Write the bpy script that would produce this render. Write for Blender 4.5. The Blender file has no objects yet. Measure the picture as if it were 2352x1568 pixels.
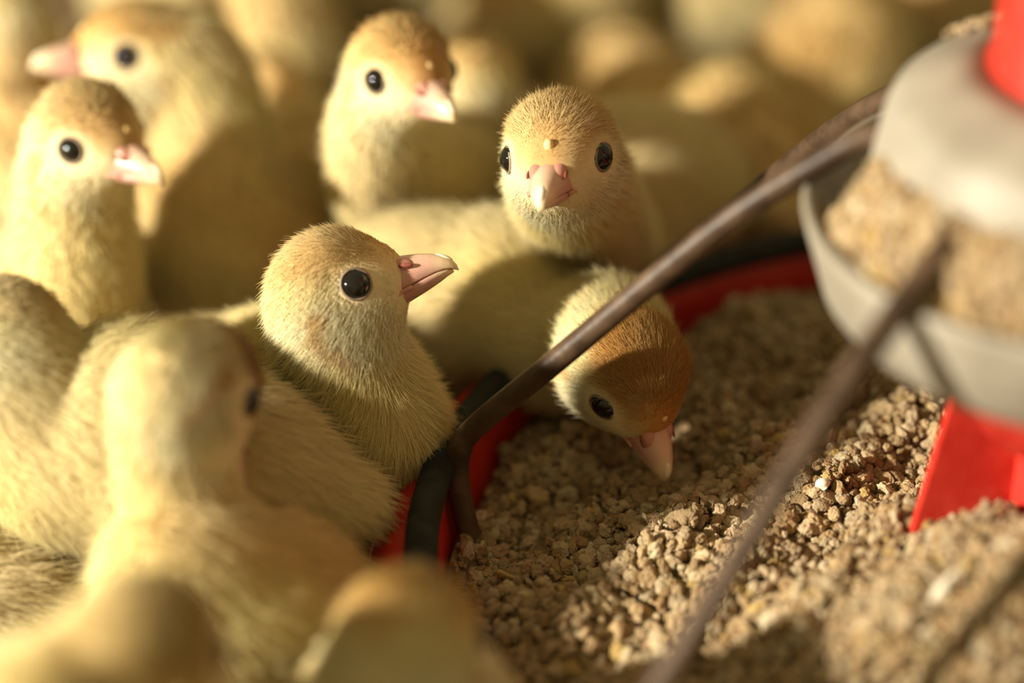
import bpy, math
import numpy as np
from mathutils import Matrix

# ------------------------------------------------------------------ camera, world, key lamp, exposure
# all lengths below are centimetres, W() turns them into metres with the litter surface at z = 0
S = 0.01
Z0 = 1.0
scene = bpy.context.scene
col = scene.collection
FPX = 5000.0
PITCH, ROLL = math.radians(30), math.radians(-2)
_F = np.array([0, math.cos(PITCH), -math.sin(PITCH)])
_U0 = np.array([0, math.sin(PITCH), math.cos(PITCH)])
_R0 = np.array([1.0, 0, 0])
_R = math.cos(ROLL) * _R0 + math.sin(ROLL) * _U0
_U = -math.sin(ROLL) * _R0 + math.cos(ROLL) * _U0
CAM = np.array([3.257, -41.343, 32.891])

cd = bpy.data.cameras.new('camera')
cd.sensor_width = 36.0
cd.lens = FPX / 2352 * 36.0
cd.clip_start = 0.01
cd.clip_end = 50
cd.dof.use_dof = True
cd.dof.focus_distance = 0.473
cd.dof.aperture_fstop = 3.2
cam = bpy.data.objects.new('camera', cd)
col.objects.link(cam)
m3 = np.stack([_R, _U, -_F], axis=1)
M = Matrix([[*m3[0], CAM[0] * S], [*m3[1], CAM[1] * S], [*m3[2], (CAM[2] - Z0) * S], [0, 0, 0, 1]])
cam.matrix_world = M
scene.camera = cam

world = bpy.data.worlds.new('barn_air')
scene.world = world
world.use_nodes = True
bgn = world.node_tree.nodes['Background']
bgn.inputs[0].default_value = (0.94, 0.78, 0.40, 1)
bgn.inputs[1].default_value = 0.40

# warm unseen lamp added left of the pan; its falloff dims the far birds
from mathutils import Vector
LAMP = np.array([0.0, 0.0, 9.0]) + 66.0 * np.array([-0.826, -0.403, 0.394])
sd = bpy.data.lights.new('key_lamp', 'POINT')
sd.energy = 52.0
sd.shadow_soft_size = 0.018
sd.color = (1.0, 0.92, 0.76)
lamp = bpy.data.objects.new('key_lamp', sd)
lamp.location = Vector((LAMP[0] * S, LAMP[1] * S, (LAMP[2] - Z0) * S))
col.objects.link(lamp)

vs = scene.view_settings
vs.view_transform = 'Standard'
vs.look = 'None'
vs.gamma = 1
vs.exposure = 0.08
vs.use_curve_mapping = False
scene.cycles.use_denoising = True
scene.cycles.max_bounces = 4
scene.cycles.use_adaptive_sampling = True
scene.cycles.adaptive_threshold = 0.05
scene.cycles.diffuse_bounces = 3
scene.cycles.transmission_bounces = 4
scene.cycles.transparent_max_bounces = 8

# ------------------------------------------------------------------ helpers
def dirc(px, py):
    return _F + _R * (px - 1176) / FPX + _U * (784 - py) / FPX

def at(px, py, d):
    """world point (cm) seen at a pixel, d cm in front of the camera"""
    return CAM + dirc(px, py) * d

def atz(px, py, z):
    v = dirc(px, py)
    return CAM + v * ((z - CAM[2]) / v[2])

def cdir(r, u, t):
    """direction from image right / image up / towards the camera"""
    v = _R * r + _U * u - _F * t
    return v / np.linalg.norm(v)

def W(p, base=None):
    p = np.asarray(p, float)
    if base is None:
        base = (0, 0, Z0)
    return (p - np.asarray(base)) * S

def norm(v):
    v = np.asarray(v, float)
    return v / np.maximum(np.linalg.norm(v, axis=-1, keepdims=True), 1e-9)

def ss(a, b, x):
    t = np.clip((x - a) / (b - a), 0, 1)
    return t * t * (3 - 2 * t)

def tag(o, label=None, cat=None, group=None, kind=None):
    if label: o['label'] = label
    if cat: o['category'] = cat
    if group: o['group'] = group
    if kind: o['kind'] = kind
    return o

def empty(name, base):
    o = bpy.data.objects.new(name, None)
    o.empty_display_size = 0.01
    o.location = W(base)
    col.objects.link(o)
    return o

def mesh_obj(name, v, faces, mat, parent=None, base=None, smooth=True, cols=None, colname='tint'):
    """one mesh object from numpy vertices in cm; base = parent's base point"""
    me = bpy.data.meshes.new(name)
    v = W(v, base) if parent is not None or base is not None else W(v)
    if isinstance(faces, np.ndarray):
        k = faces.shape[1]
        me.vertices.add(len(v)); me.vertices.foreach_set('co', np.ascontiguousarray(v, np.float32).ravel())
        me.loops.add(faces.size); me.loops.foreach_set('vertex_index', faces.astype(np.int32).ravel())
        me.polygons.add(len(faces)); me.polygons.foreach_set('loop_start', np.arange(0, faces.size, k, dtype=np.int32))
        me.update(calc_edges=True)
        me.validate()
    else:
        me.from_pydata([tuple(p) for p in v], [], faces)
        me.update()
    me.polygons.foreach_set('use_smooth', np.full(len(me.polygons), smooth))
    if cols is not None:
        a = me.attributes.new(colname, 'FLOAT_COLOR', 'POINT')
        c = np.ones((len(v), 4), np.float32); c[:, :3] = cols
        a.data.foreach_set('color', c.ravel())
    me.materials.append(mat)
    o = bpy.data.objects.new(name, me)
    col.objects.link(o)
    if parent is not None:
        o.parent = parent
    return o

def lathe(profile, centre, n=96, a0=0.0, a1=2 * math.pi, close_profile=False):
    pr = np.array(profile, float)
    full = abs(a1 - a0 - 2 * math.pi) < 1e-6
    an = np.linspace(a0, a1, n, endpoint=not full)
    k = len(pr)
    v = np.zeros((n, k, 3))
    v[..., 0] = centre[0] + pr[None, :, 0] * np.cos(an)[:, None]
    v[..., 1] = centre[1] + pr[None, :, 0] * np.sin(an)[:, None]
    v[..., 2] = pr[None, :, 1]
    f = []
    for i in range(n if full else n - 1):
        j = (i + 1) % n
        for q in range(k if close_profile else k - 1):
            p = (q + 1) % k
            f.append((i * k + q, j * k + q, j * k + p, i * k + p))
    return v.reshape(-1, 3), np.array(f)

def bez(pts, n):
    """smooth Catmull-Rom curve through the points"""
    p = np.array(pts, float)
    p = np.vstack([2 * p[0] - p[1], p, 2 * p[-1] - p[-2]])
    out = []
    for i in range(1, len(p) - 2):
        t = np.linspace(0, 1, n, endpoint=False)[:, None]
        a, b, c, d = p[i - 1], p[i], p[i + 1], p[i + 2]
        out.append(0.5 * (2 * b + (c - a) * t + (2 * a - 5 * b + 4 * c - d) * t ** 2 + (3 * b - a - 3 * c + d) * t ** 3))
    out.append(p[-2][None])
    return np.vstack(out)

def tube(path, rad, n=14, caps=True):
    p = np.array(path, float)
    rad = np.broadcast_to(np.asarray(rad, float), (len(p),))
    t = norm(np.gradient(p, axis=0))
    ref = np.array([0, 0, 1.0]) if abs(t[0][2]) < 0.9 else np.array([1.0, 0, 0])
    u = norm(np.cross(t[0], ref)); us = []
    for i in range(len(p)):
        u = norm(u - t[i] * (u @ t[i])); us.append(u)
    us = np.array(us); ws = np.cross(t, us)
    an = np.linspace(0, 2 * math.pi, n, endpoint=False)
    v = p[:, None] + rad[:, None, None] * (us[:, None] * np.cos(an)[None, :, None] + ws[:, None] * np.sin(an)[None, :, None])
    v = v.reshape(-1, 3)
    f = []
    for i in range(len(p) - 1):
        for j in range(n):
            k = (j + 1) % n
            f.append((i * n + j, i * n + k, (i + 1) * n + k, (i + 1) * n + j))
    if caps:
        f.append(tuple(range(n))[::-1]); f.append(tuple(range((len(p) - 1) * n, len(p) * n)))
    return v, [tuple(int(q) for q in x) for x in f]

def join(*vf):
    vv, ff, o = [], [], 0
    for v, f in vf:
        vv.append(v); ff += [tuple(int(i) + o for i in x) for x in f]; o += len(v)
    return np.vstack(vv), ff

def ico(sub):
    t = (1 + 5 ** 0.5) / 2
    v = [(-1, t, 0), (1, t, 0), (-1, -t, 0), (1, -t, 0), (0, -1, t), (0, 1, t), (0, -1, -t), (0, 1, -t), (t, 0, -1), (t, 0, 1), (-t, 0, -1), (-t, 0, 1)]
    v = [tuple(np.array(p) / np.linalg.norm(p)) for p in v]
    f = [(0, 11, 5), (0, 5, 1), (0, 1, 7), (0, 7, 10), (0, 10, 11), (1, 5, 9), (5, 11, 4), (11, 10, 2), (10, 7, 6), (7, 1, 8), (3, 9, 4), (3, 4, 2), (3, 2, 6), (3, 6, 8), (3, 8, 9), (4, 9, 5), (2, 4, 11), (6, 2, 10), (8, 6, 7), (9, 8, 1)]
    for _ in range(sub):
        cache, nf = {}, []
        def mid(a, b):
            k = (min(a, b), max(a, b))
            if k not in cache:
                q = np.array(v[a]) + np.array(v[b]); v.append(tuple(q / np.linalg.norm(q))); cache[k] = len(v) - 1
            return cache[k]
        for a, b, c in f:
            x, y, z = mid(a, b), mid(b, c), mid(c, a)
            nf += [(a, x, z), (b, y, x), (c, z, y), (x, y, z)]
        f = nf
    return np.array(v), np.array(f)

ICO1, ICO2, ICO3 = ico(1), ico(2), ico(3)

def vnoise(p, seed=0):
    """cheap smooth noise in about -1..1"""
    r = np.random.RandomState(seed)
    o = np.zeros(len(p))
    for k in range(6):
        d = norm(r.normal(size=3)) * r.uniform(0.7, 1.6)
        o += np.sin(p @ d + r.uniform(0, 6.28) + 1.3 * np.sin(p @ norm(r.normal(size=3)) + r.uniform(0, 6)))
    return o / 3.5

# ------------------------------------------------------------------ materials
def new_mat(name):
    m = bpy.data.materials.new(name); m.use_nodes = True
    nt = m.node_tree
    return m, nt, nt.nodes['Principled BSDF']

def attr_mat(name, rough=0.6, bump=None, spec=0.3, sss=0.0, noise=None, attr='tint'):
    m, nt, b = new_mat(name)
    a = nt.nodes.new('ShaderNodeAttribute'); a.attribute_name = attr
    out = a.outputs['Color']
    if noise:
        tc = nt.nodes.new('ShaderNodeTexCoord')
        n = nt.nodes.new('ShaderNodeTexNoise'); n.inputs['Scale'].default_value = noise[0]; n.inputs['Detail'].default_value = 5
        nt.links.new(tc.outputs['Object'], n.inputs['Vector'])
        mr = nt.nodes.new('ShaderNodeMapRange'); mr.inputs[3].default_value = 1 - noise[1]; mr.inputs[4].default_value = 1 + noise[1]
        nt.links.new(n.outputs[0], mr.inputs[0])
        mx = nt.nodes.new('ShaderNodeVectorMath'); mx.operation = 'SCALE'
        nt.links.new(out, mx.inputs[0]); nt.links.new(mr.outputs[0], mx.inputs['Scale'])
        out = mx.outputs[0]
    nt.links.new(out, b.inputs['Base Color'])
    b.inputs['Roughness'].default_value = rough
    b.inputs['Specular IOR Level'].default_value = spec
    if sss:
        b.inputs['Subsurface Weight'].default_value = sss
        b.inputs['Subsurface Radius'].default_value = (1.0, 0.45, 0.3)
        b.inputs['Subsurface Scale'].default_value = 0.0015
    if bump:
        tc = nt.nodes.new('ShaderNodeTexCoord')
        n = nt.nodes.new('ShaderNodeTexNoise'); n.inputs['Scale'].default_value = bump[0]; n.inputs['Detail'].default_value = 4
        bp = nt.nodes.new('ShaderNodeBump'); bp.inputs['Strength'].default_value = bump[1]; bp.inputs['Distance'].default_value = bump[2]
        nt.links.new(tc.outputs['Object'], n.inputs['Vector'])
        nt.links.new(n.outputs[0], bp.inputs['Height']); nt.links.new(bp.outputs[0], b.inputs['Normal'])
    return m

def noise_mat(name, c1, c2, scale, rough=0.5, bump=None, spec=0.5, metal=0.0, lo=0.35, hi=0.65, detail=6):
    m, nt, b = new_mat(name)
    tc = nt.nodes.new('ShaderNodeTexCoord')
    n = nt.nodes.new('ShaderNodeTexNoise'); n.inputs['Scale'].default_value = scale; n.inputs['Detail'].default_value = detail
    nt.links.new(tc.outputs['Object'], n.inputs['Vector'])
    r = nt.nodes.new('ShaderNodeValToRGB')
    r.color_ramp.elements[0].position = lo; r.color_ramp.elements[0].color = (*c1, 1)
    r.color_ramp.elements[1].position = hi; r.color_ramp.elements[1].color = (*c2, 1)
    nt.links.new(n.outputs[0], r.inputs[0]); nt.links.new(r.outputs[0], b.inputs['Base Color'])
    b.inputs['Roughness'].default_value = rough
    b.inputs['Specular IOR Level'].default_value = spec
    b.inputs['Metallic'].default_value = metal
    if bump:
        n2 = nt.nodes.new('ShaderNodeTexNoise'); n2.inputs['Scale'].default_value = bump[0]; n2.inputs['Detail'].default_value = 5
        nt.links.new(tc.outputs['Object'], n2.inputs['Vector'])
        bp = nt.nodes.new('ShaderNodeBump'); bp.inputs['Strength'].default_value = bump[1]; bp.inputs['Distance'].default_value = bump[2]
        nt.links.new(n2.outputs[0], bp.inputs['Height']); nt.links.new(bp.outputs[0], b.inputs['Normal'])
    return m

def fur_mat():
    """soft down: diffuse lobe that follows the skin under it, some light passing through each barb"""
    m = bpy.data.materials.new('down_fur'); m.use_nodes = True
    nt = m.node_tree; nt.nodes.clear()
    out = nt.nodes.new('ShaderNodeOutputMaterial')
    a = nt.nodes.new('ShaderNodeAttribute'); a.attribute_name = 'tint'
    nr = nt.nodes.new('ShaderNodeAttribute'); nr.attribute_name = 'skin_normal'
    geo = nt.nodes.new('ShaderNodeNewGeometry')
    mixn = nt.nodes.new('ShaderNodeMix'); mixn.data_type = 'VECTOR'; mixn.inputs[0].default_value = 0.35
    nt.links.new(nr.outputs['Vector'], mixn.inputs[4]); nt.links.new(geo.outputs['Normal'], mixn.inputs[5])
    d = nt.nodes.new('ShaderNodeBsdfDiffuse'); t = nt.nodes.new('ShaderNodeBsdfTranslucent')
    for s in (d, t):
        nt.links.new(a.outputs['Color'], s.inputs['Color']); nt.links.new(mixn.outputs[1], s.inputs['Normal'])
    mx = nt.nodes.new('ShaderNodeMixShader'); mx.inputs[0].default_value = 0.36
    nt.links.new(d.outputs[0], mx.inputs[1]); nt.links.new(t.outputs[0], mx.inputs[2])
    nt.links.new(mx.outputs[0], out.inputs[0])
    return m

MAT = {
    'fur': fur_mat(),
    'skin': attr_mat('down_skin', 0.9, spec=0.1),
    'beak': attr_mat('beak_horn', 0.32, spec=0.5, sss=0.25, noise=(900, 0.12), bump=(1400, 0.15, 0.0002)),
    'fleshy': noise_mat('fleshy_pink', (0.46, 0.20, 0.14), (0.56, 0.28, 0.20), 900, 0.45),
    'nostril': noise_mat('nostril_dark', (0.20, 0.05, 0.03), (0.28, 0.08, 0.05), 700, 0.6),
    'lid': noise_mat('eyelid_grey', (0.17, 0.12, 0.08), (0.27, 0.20, 0.13), 900, 0.6),
    'snood': noise_mat('snood_cream', (0.75, 0.52, 0.22), (0.85, 0.63, 0.31), 700, 0.5),
    'leg': noise_mat('leg_scales', (0.52, 0.30, 0.20), (0.66, 0.42, 0.28), 700, 0.5, bump=(900, 0.3, 0.0004)),
    'red': noise_mat('red_plastic', (0.52, 0.024, 0.014), (0.66, 0.045, 0.028), 160, 0.42, bump=(1500, 0.12, 0.0002), lo=0.4, hi=0.75),
    'grey': noise_mat('dusty_grey_plastic', (0.24, 0.21, 0.16), (0.35, 0.315, 0.25), 60, 0.55, bump=(900, 0.12, 0.0003)),
    'rust': noise_mat('rusty_wire', (0.04, 0.022, 0.012), (0.105, 0.064, 0.036), 130, 0.45, bump=(700, 0.3, 0.0004), spec=0.3),
    'black': noise_mat('black_ring', (0.012, 0.012, 0.009), (0.028, 0.027, 0.02), 200, 0.75, bump=(700, 0.2, 0.0004), spec=0.2),
    'feed': attr_mat('feed_crumb', 0.85, bump=(2600, 0.7, 0.0006), spec=0.12, noise=(1500, 0.30)),
    'feedbed': noise_mat('feed_dust', (0.20, 0.13, 0.06), (0.40, 0.28, 0.15), 500, 0.9, bump=(600, 0.5, 0.002), spec=0.1),
    'litter': noise_mat('litter', (0.13, 0.08, 0.035), (0.30, 0.20, 0.10), 120, 0.9, bump=(300, 0.6, 0.004), spec=0.1),
    'shaving': attr_mat('wood_shaving', 0.8, spec=0.15, noise=(400, 0.2)),
    'husk': noise_mat('pale_husk', (0.72, 0.62, 0.44), (0.85, 0.78, 0.62), 300, 0.6),
}
_m, _nt, _b = new_mat('eye_black')
_lw = _nt.nodes.new('ShaderNodeTexNoise'); _lw.inputs['Scale'].default_value = 500
_rr = _nt.nodes.new('ShaderNodeValToRGB'); _rr.color_ramp.elements[0].color = (0.004, 0.004, 0.003, 1); _rr.color_ramp.elements[1].color = (0.012, 0.010, 0.007, 1)
_nt.links.new(_lw.outputs[0], _rr.inputs[0]); _nt.links.new(_rr.outputs[0], _b.inputs['Base Color'])
_b.inputs['Roughness'].default_value = 0.06
MAT['eye'] = _m

# ------------------------------------------------------------------ floor with litter
AX = np.array([14.955, -4.334])          # axis of the feeder
RIM_Z = 6.5
n = 61
gx, gy = np.meshgrid(np.linspace(-150, 150, n), np.linspace(-120, 180, n), indexing='ij')
gz = Z0 + 0.12 * np.sin(gx * 0.7) * np.cos(gy * 0.55)
fv = np.stack([gx, gy, gz], -1).reshape(-1, 3)
ff = np.array([(i * n + j, (i + 1) * n + j, (i + 1) * n + j + 1, i * n + j + 1) for i in range(n - 1) for j in range(n - 1)])
fl = mesh_obj('floor', fv, ff, MAT['litter'])
tag(fl, 'brown litter floor of the poultry house', kind='structure')

rs = np.random.RandomState(5)
def shavings(k):
    x = rs.uniform(-26, 34, k); y = rs.uniform(-16, 52, k)
    keep = np.hypot(x - AX[0], y - AX[1]) > 15.2
    x, y = x[keep], y[keep]; k = len(x)
    L = rs.uniform(0.5, 1.6, k); w = rs.uniform(0.2, 0.6, k); a = rs.uniform(0, 6.28, k)
    ti = rs.normal(0, 0.25, (k, 2)); cu = rs.uniform(0.02, 0.25, k)
    v = np.zeros((k, 8, 3))
    for q, (u, s) in enumerate([(-1, -1), (-0.33, -1), (0.33, -1), (1, -1), (-1, 1), (-0.33, 1), (0.33, 1), (1, 1)]):
        lx = u * L / 2; ly = s * w / 2
        v[:, q, 0] = x + lx * np.cos(a) - ly * np.sin(a)
        v[:, q, 1] = y + lx * np.sin(a) + ly * np.cos(a)
        v[:, q, 2] = Z0 + 0.22 + ti[:, 0] * lx + ti[:, 1] * ly + cu * (1 - u * u)
    f = np.array([(0, 1, 5, 4), (1, 2, 6, 5), (2, 3, 7, 6)])
    F = (f[None] + (np.arange(k) * 8)[:, None, None]).reshape(-1, 4)
    c = np.array([0.42, 0.29, 0.15]) * rs.uniform(0.5, 1.25, (k, 1)) * (1 + rs.normal(0, 0.05, (k, 3)))
    return v.reshape(-1, 3), F, np.repeat(c, 8, 0)
v, f, c = shavings(5000)
o = mesh_obj('wood_shavings', v, f, MAT['shaving'], cols=c)
tag(o, 'brown wood shavings strewn over the floor under the poults', 'litter', kind='stuff')

# ------------------------------------------------------------------ pan feeder
fb = np.array([AX[0], AX[1], Z0])
feeder = empty('pan_feeder', fb)
tag(feeder, 'round red feeding pan with rusty wire spokes and grey centre dish', 'feeder')

# red pan: outside wall, rolled lip, inside wall, bottom
pan_prof = [(0.0, 1.35), (10.8, 1.35), (12.6, 2.1), (13.35, 3.6), (13.62, 5.6), (13.7, 6.2), (13.8, 6.36), (14.05, 6.40),
            (14.45, 6.28), (14.85, 5.95), (15.02, 5.45), (14.98, 5.0), (14.88, 5.0), (14.85, 5.4), (14.65, 5.75), (14.2, 5.95), (13.9, 5.6), (13.65, 3.6), (12.8, 1.7), (11.0, 1.02), (0.0, 1.02)]
v, f = lathe(pan_prof, AX, 160)
pan = mesh_obj('pan', v, f, MAT['red'], feeder, fb)
# dark ring that caps the lip
ra = np.linspace(0, 2 * math.pi, 24, endpoint=False)
v, f = lathe([(13.74 + 0.36 * math.cos(t), 6.60 + 0.33 * math.sin(t)) for t in ra], AX, 160, close_profile=True)
mesh_obj('rim_ring', v, f, MAT['black'], feeder, fb)

def pol(r, a, z):
    a = math.radians(a)
    return np.array([AX[0] + r * math.cos(a), AX[1] + r * math.sin(a), z])

# spokes: hub to lip, then hooked down along the inside wall
for a in (127, 165.6, 218, 262, 306, 350, 35, 82):
    pts = [pol(3.4, a, 15.45), pol(4.7, a, 15.15), pol(5.6, a, 14.6), pol(7.7, a, 12.9), pol(10.9, a, 9.65), pol(12.9, a, 7.62),
           pol(13.32, a + 0.4, 6.95), pol(13.36, a + 1.0, 6.2), pol(13.18, a + 1.6, 5.2), pol(12.9, a + 1.9, 4.4)]
    v, f = tube(bez(pts, 8), 0.265, 16)
    mesh_obj('spoke', v, f, MAT['rust'], feeder, fb)

# red hub under the dish: tube with radial fins
v, f = lathe([(0.0, 1.4), (1.75, 1.4), (1.55, 12.0), (0.0, 12.0)], AX, 48)
hub = mesh_obj('hub_tube', v, f, MAT['red'], feeder, fb)
def fin(a, t=0.13):
    prof = [(0.9, 1.4), (4.5, 1.4), (3.62, 6.9), (2.92, 10.4), (2.7, 12.2), (0.9, 12.2)]
    s = np.array([-math.sin(math.radians(a)), math.cos(math.radians(a)), 0]) * t
    A = [pol(r, a, z) + s for r, z in prof]; B = [pol(r, a, z) - s for r, z in prof]
    k = len(prof)
    fs = [tuple(range(k)), tuple(range(2 * k - 1, k - 1, -1))] + [(i, k + i, k + (i + 1) % k, (i + 1) % k) for i in range(k)]
    return np.array(A + B), fs
for a in (184, 244, 304, 4, 64, 124):
    v, f = fin(a)
    mesh_obj('fin', v, f, MAT['red'], feeder, fb, smooth=False)
# red collar that joins the fins under the dish
v, f = lathe([(1.5, 9.5), (2.55, 9.5), (2.75, 12.2), (2.6, 12.25), (2.4, 9.75), (1.5, 9.75)], AX, 64)
mesh_obj('collar', v, f, MAT['red'], feeder, fb)

# grey dish
dish_prof = [(1.2, 12.0), (4.6, 11.95), (5.35, 12.05), (5.62, 12.4), (5.98, 13.7), (6.05, 14.0), (6.0, 14.08), (5.86, 14.06), (5.78, 13.9), (5.6, 13.45), (5.4, 13.35), (4.6, 13.9), (4.3, 13.9), (1.2, 12.6)]
v, f = lathe(dish_prof, AX, 128)
mesh_obj('dish', v, f, MAT['grey'], feeder, fb)
# grey cone cover above it
cone_prof = [(4.62, 14.25), (4.82, 14.2), (4.84, 14.35), (4.72, 15.1), (4.55, 15.85), (4.42, 16.15), (4.1, 16.42), (3.4, 16.75), (2.6, 16.95), (2.6, 16.7), (3.3, 16.5), (3.95, 16.15), (4.3, 15.8), (4.5, 15.0)]
v, f = lathe(cone_prof, AX, 128, close_profile=True)
mesh_obj('cone_cover', v, f, MAT['grey'], feeder, fb)
# red drop tube
tube_prof = [(2.35, 16.3), (2.62, 16.3), (2.72, 16.5), (2.72, 17.0), (2.62, 17.15), (2.6, 26.0), (2.72, 26.2), (2.72, 27.0), (2.35, 27.0)]
v, f = lathe(tube_prof, AX, 96, close_profile=True)
mesh_obj('drop_tube', v, f, MAT['red'], feeder, fb)

# ------------------------------------------------------------------ feed
FEED_COLS = np.array([[0.52, 0.37, 0.20], [0.58, 0.43, 0.26], [0.46, 0.31, 0.16], [0.62, 0.49, 0.30], [0.40, 0.25, 0.12], [0.58, 0.40, 0.15], [0.68, 0.56, 0.38]])
FEED_P = [0.27, 0.25, 0.19, 0.13, 0.09, 0.04, 0.03]

def feed_h(x, y):
    r = np.hypot(x - AX[0], y - AX[1])
    z = 4.7 + 0.55 * np.clip((y + 1.0) / 6.0, 0, 1) + 2.4 * np.clip(1 - r / 13.5, 0, 1)
    # nearer heap in front of the fins
    dx, dy = x - 14.0, y + 8.8
    z = z + 3.1 * np.exp(-((dx / 4.4) ** 2 + (dy / 2.9) ** 2))
    z = z + 0.30 * np.sin(x * 1.1 + 0.7) * np.cos(y * 0.9 + x * 0.4) + 0.16 * np.sin(x * 2.3 - y * 1.9)
    return np.minimum(z, 9.3)

def in_view(p, m=90):
    v = p - CAM; d = v @ _F
    px = 1176 + FPX * (v @ _R) / d; py = 784 - FPX * (v @ _U) / d
    return (px > -m) & (px < 2352 + m) & (py > -m) & (py < 1568 + m)

def crumbs(cent, rad, seed, base, shape=None):
    """many irregular crumbs as one mesh"""
    r = np.random.RandomState(seed)
    V, F = ICO1 if shape is None else shape
    k = len(cent)
    sc = rad[:, None] * np.clip(r.normal(1, 0.24, (k, 3)), 0.5, 1.6)
    q = r.normal(size=(k, 4)); q /= np.linalg.norm(q, axis=1, keepdims=True)
    w, x, y, z = q.T
    Rm = np.stack([np.stack([1 - 2 * (y * y + z * z), 2 * (x * y - z * w), 2 * (x * z + y * w)], -1),
                   np.stack([2 * (x * y + z * w), 1 - 2 * (x * x + z * z), 2 * (y * z - x * w)], -1),
                   np.stack([2 * (x * z - y * w), 2 * (y * z + x * w), 1 - 2 * (x * x + y * y)], -1)], 1)
    if shape is None:
        P = V[None] * (1 + np.clip(r.normal(0, 0.17, (k, len(V), 1)), -0.35, 0.4))
    else:                                  # lumpy and broken: a few facets cut off, knobs, fine grit
        kn = norm(r.normal(size=(k, 7, 3)))
        dt = np.einsum('nj,kqj->kqn', V, kn)
        lump = (np.clip(dt[:, :4] - 0.55, 0, 1) * r.uniform(0.2, 0.9, (k, 4, 1))).sum(1) - (np.clip(dt[:, 4:] - 0.5, 0, 1) * r.uniform(0.4, 1.1, (k, 3, 1))).sum(1)
        P = V[None] * (1 + np.clip(lump + r.normal(0, 0.10, (k, len(V))), -0.45, 0.5))[..., None]
    P = P * sc[:, None, :]
    P = np.einsum('kij,knj->kni', Rm, P) + cent[:, None]
    FF = (F[None] + (np.arange(k) * len(V))[:, None, None]).reshape(-1, 3)
    c = FEED_COLS[r.choice(len(FEED_COLS), k, p=FEED_P)] * r.uniform(0.6, 0.95, (k, 1))
    return P.reshape(-1, 3), FF, np.repeat(c, len(V), 0)

rs = np.random.RandomState(11)
# bed under the crumbs
nr, na = 40, 120
rr = np.linspace(0.0, 13.4, nr); an = np.linspace(0, 2 * math.pi, na, endpoint=False)
X = AX[0] + rr[:, None] * np.cos(an); Y = AX[1] + rr[:, None] * np.sin(an)
Zt = feed_h(X, Y) - 0.12
v = np.stack([X, Y, Zt], -1).reshape(-1, 3)
f = np.array([(i * na + j, (i + 1) * na + j, (i + 1) * na + (j + 1) % na, i * na + (j + 1) % na) for i in range(nr - 1) for j in range(na)])
feed_root = empty('pan_feed', np.array([AX[0], AX[1], 1.4]))
tag(feed_root, 'heaped tan crumbled feed filling the red pan', 'feed', kind='stuff')
mesh_obj('feed_bed', v, f, MAT['feedbed'], feed_root, (AX[0], AX[1], 1.4))['kind'] = 'stuff'
sp = 0.205
gx, gy = np.meshgrid(np.arange(AX[0] - 13.4, AX[0] + 13.4, sp), np.arange(AX[1] - 13.4, AX[1] + 13.4, sp), indexing='ij')
pts = []
for layer in range(2):
    x = gx.ravel() + rs.uniform(-0.5, 0.5, gx.size) * sp; y = gy.ravel() + rs.uniform(-0.5, 0.5, gx.size) * sp
    z = feed_h(x, y) + (rs.uniform(-0.06, 0.05, x.size) if layer == 0 else rs.uniform(0.03, 0.16, x.size))
    p = np.stack([x, y, z], -1)
    keep = (np.hypot(x - AX[0], y - AX[1]) < 13.25) & in_view(p)
    if layer: keep &= rs.uniform(size=x.size) < 0.35
    pts.append(p[keep])
pts = np.vstack(pts)
pts = pts[np.linalg.norm(pts - atz(1556, 983, 5.5), axis=1) > 0.45]
rad = np.clip(np.exp(rs.normal(math.log(0.110), 0.30, len(pts))), 0.05, 0.23)
dpt = (pts - CAM) @ _F
sharp = in_view(pts, 10) & (dpt > 44.0) & (dpt < 51.0)
for q, (sel, shp) in enumerate(((sharp, ICO2), (~sharp, None))):
    v, f, c = crumbs(pts[sel], rad[sel], 3 + 20 * q, None, shp)
    mesh_obj('feed_crumbs', v, f, MAT['feed'], feed_root, (AX[0], AX[1], 1.4), smooth=False, cols=c)['kind'] = 'stuff'

# feed lying in the grey dish
dish_feed = empty('dish_feed', np.array([AX[0], AX[1], 12.4]))
tag(dish_feed, 'tan crumbled feed lying in the grey dish', 'feed', kind='stuff')
def dish_h(r): return np.interp(r, [0, 4.4, 4.95, 5.4, 5.75], [15.35, 15.35, 15.1, 14.3, 13.55])
def dish_cover(a):                    # the far left of the dish is bare
    return ss(168, 186, np.degrees(a) % 360) * ss(372, 350, np.degrees(a) % 360)
nr, na = 12, 90
rr = np.linspace(4.3, 5.74, nr); an = np.radians(np.linspace(166, 372, na))
hz = np.maximum(dish_h(rr)[:, None] - 0.1 - 1.7 * (1 - dish_cover(an))[None], np.interp(rr, [4.3, 4.6, 5.4, 5.6, 5.78], [13.92, 13.92, 13.37, 13.47, 13.9])[:, None])
v = np.stack([AX[0] + rr[:, None] * np.cos(an), AX[1] + rr[:, None] * np.sin(an), hz], -1).reshape(-1, 3)
f = np.array([(i * na + j, (i + 1) * na + j, (i + 1) * na + j + 1, i * na + j + 1) for i in range(nr - 1) for j in range(na - 1)])
mesh_obj('feed_bed', v, f, MAT['feedbed'], dish_feed, (AX[0], AX[1], 12.4))['kind'] = 'stuff'
k = 5200
r_ = np.sqrt(rs.uniform(4.55 ** 2, 5.72 ** 2, k)); a_ = rs.uniform(0, 2 * math.pi, k)
p = np.stack([AX[0] + r_ * np.cos(a_), AX[1] + r_ * np.sin(a_), np.maximum(dish_h(r_) - 1.7 * (1 - dish_cover(a_)), 13.5) + rs.uniform(-0.08, 0.08, k)], -1)
p = p[in_view(p) & (dish_cover(a_) > rs.uniform(0.02, 0.25, k))]
rad = np.clip(np.exp(rs.normal(math.log(0.115), 0.28, len(p))), 0.06, 0.22)
v, f, c = crumbs(p, rad, 4, None)
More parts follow.
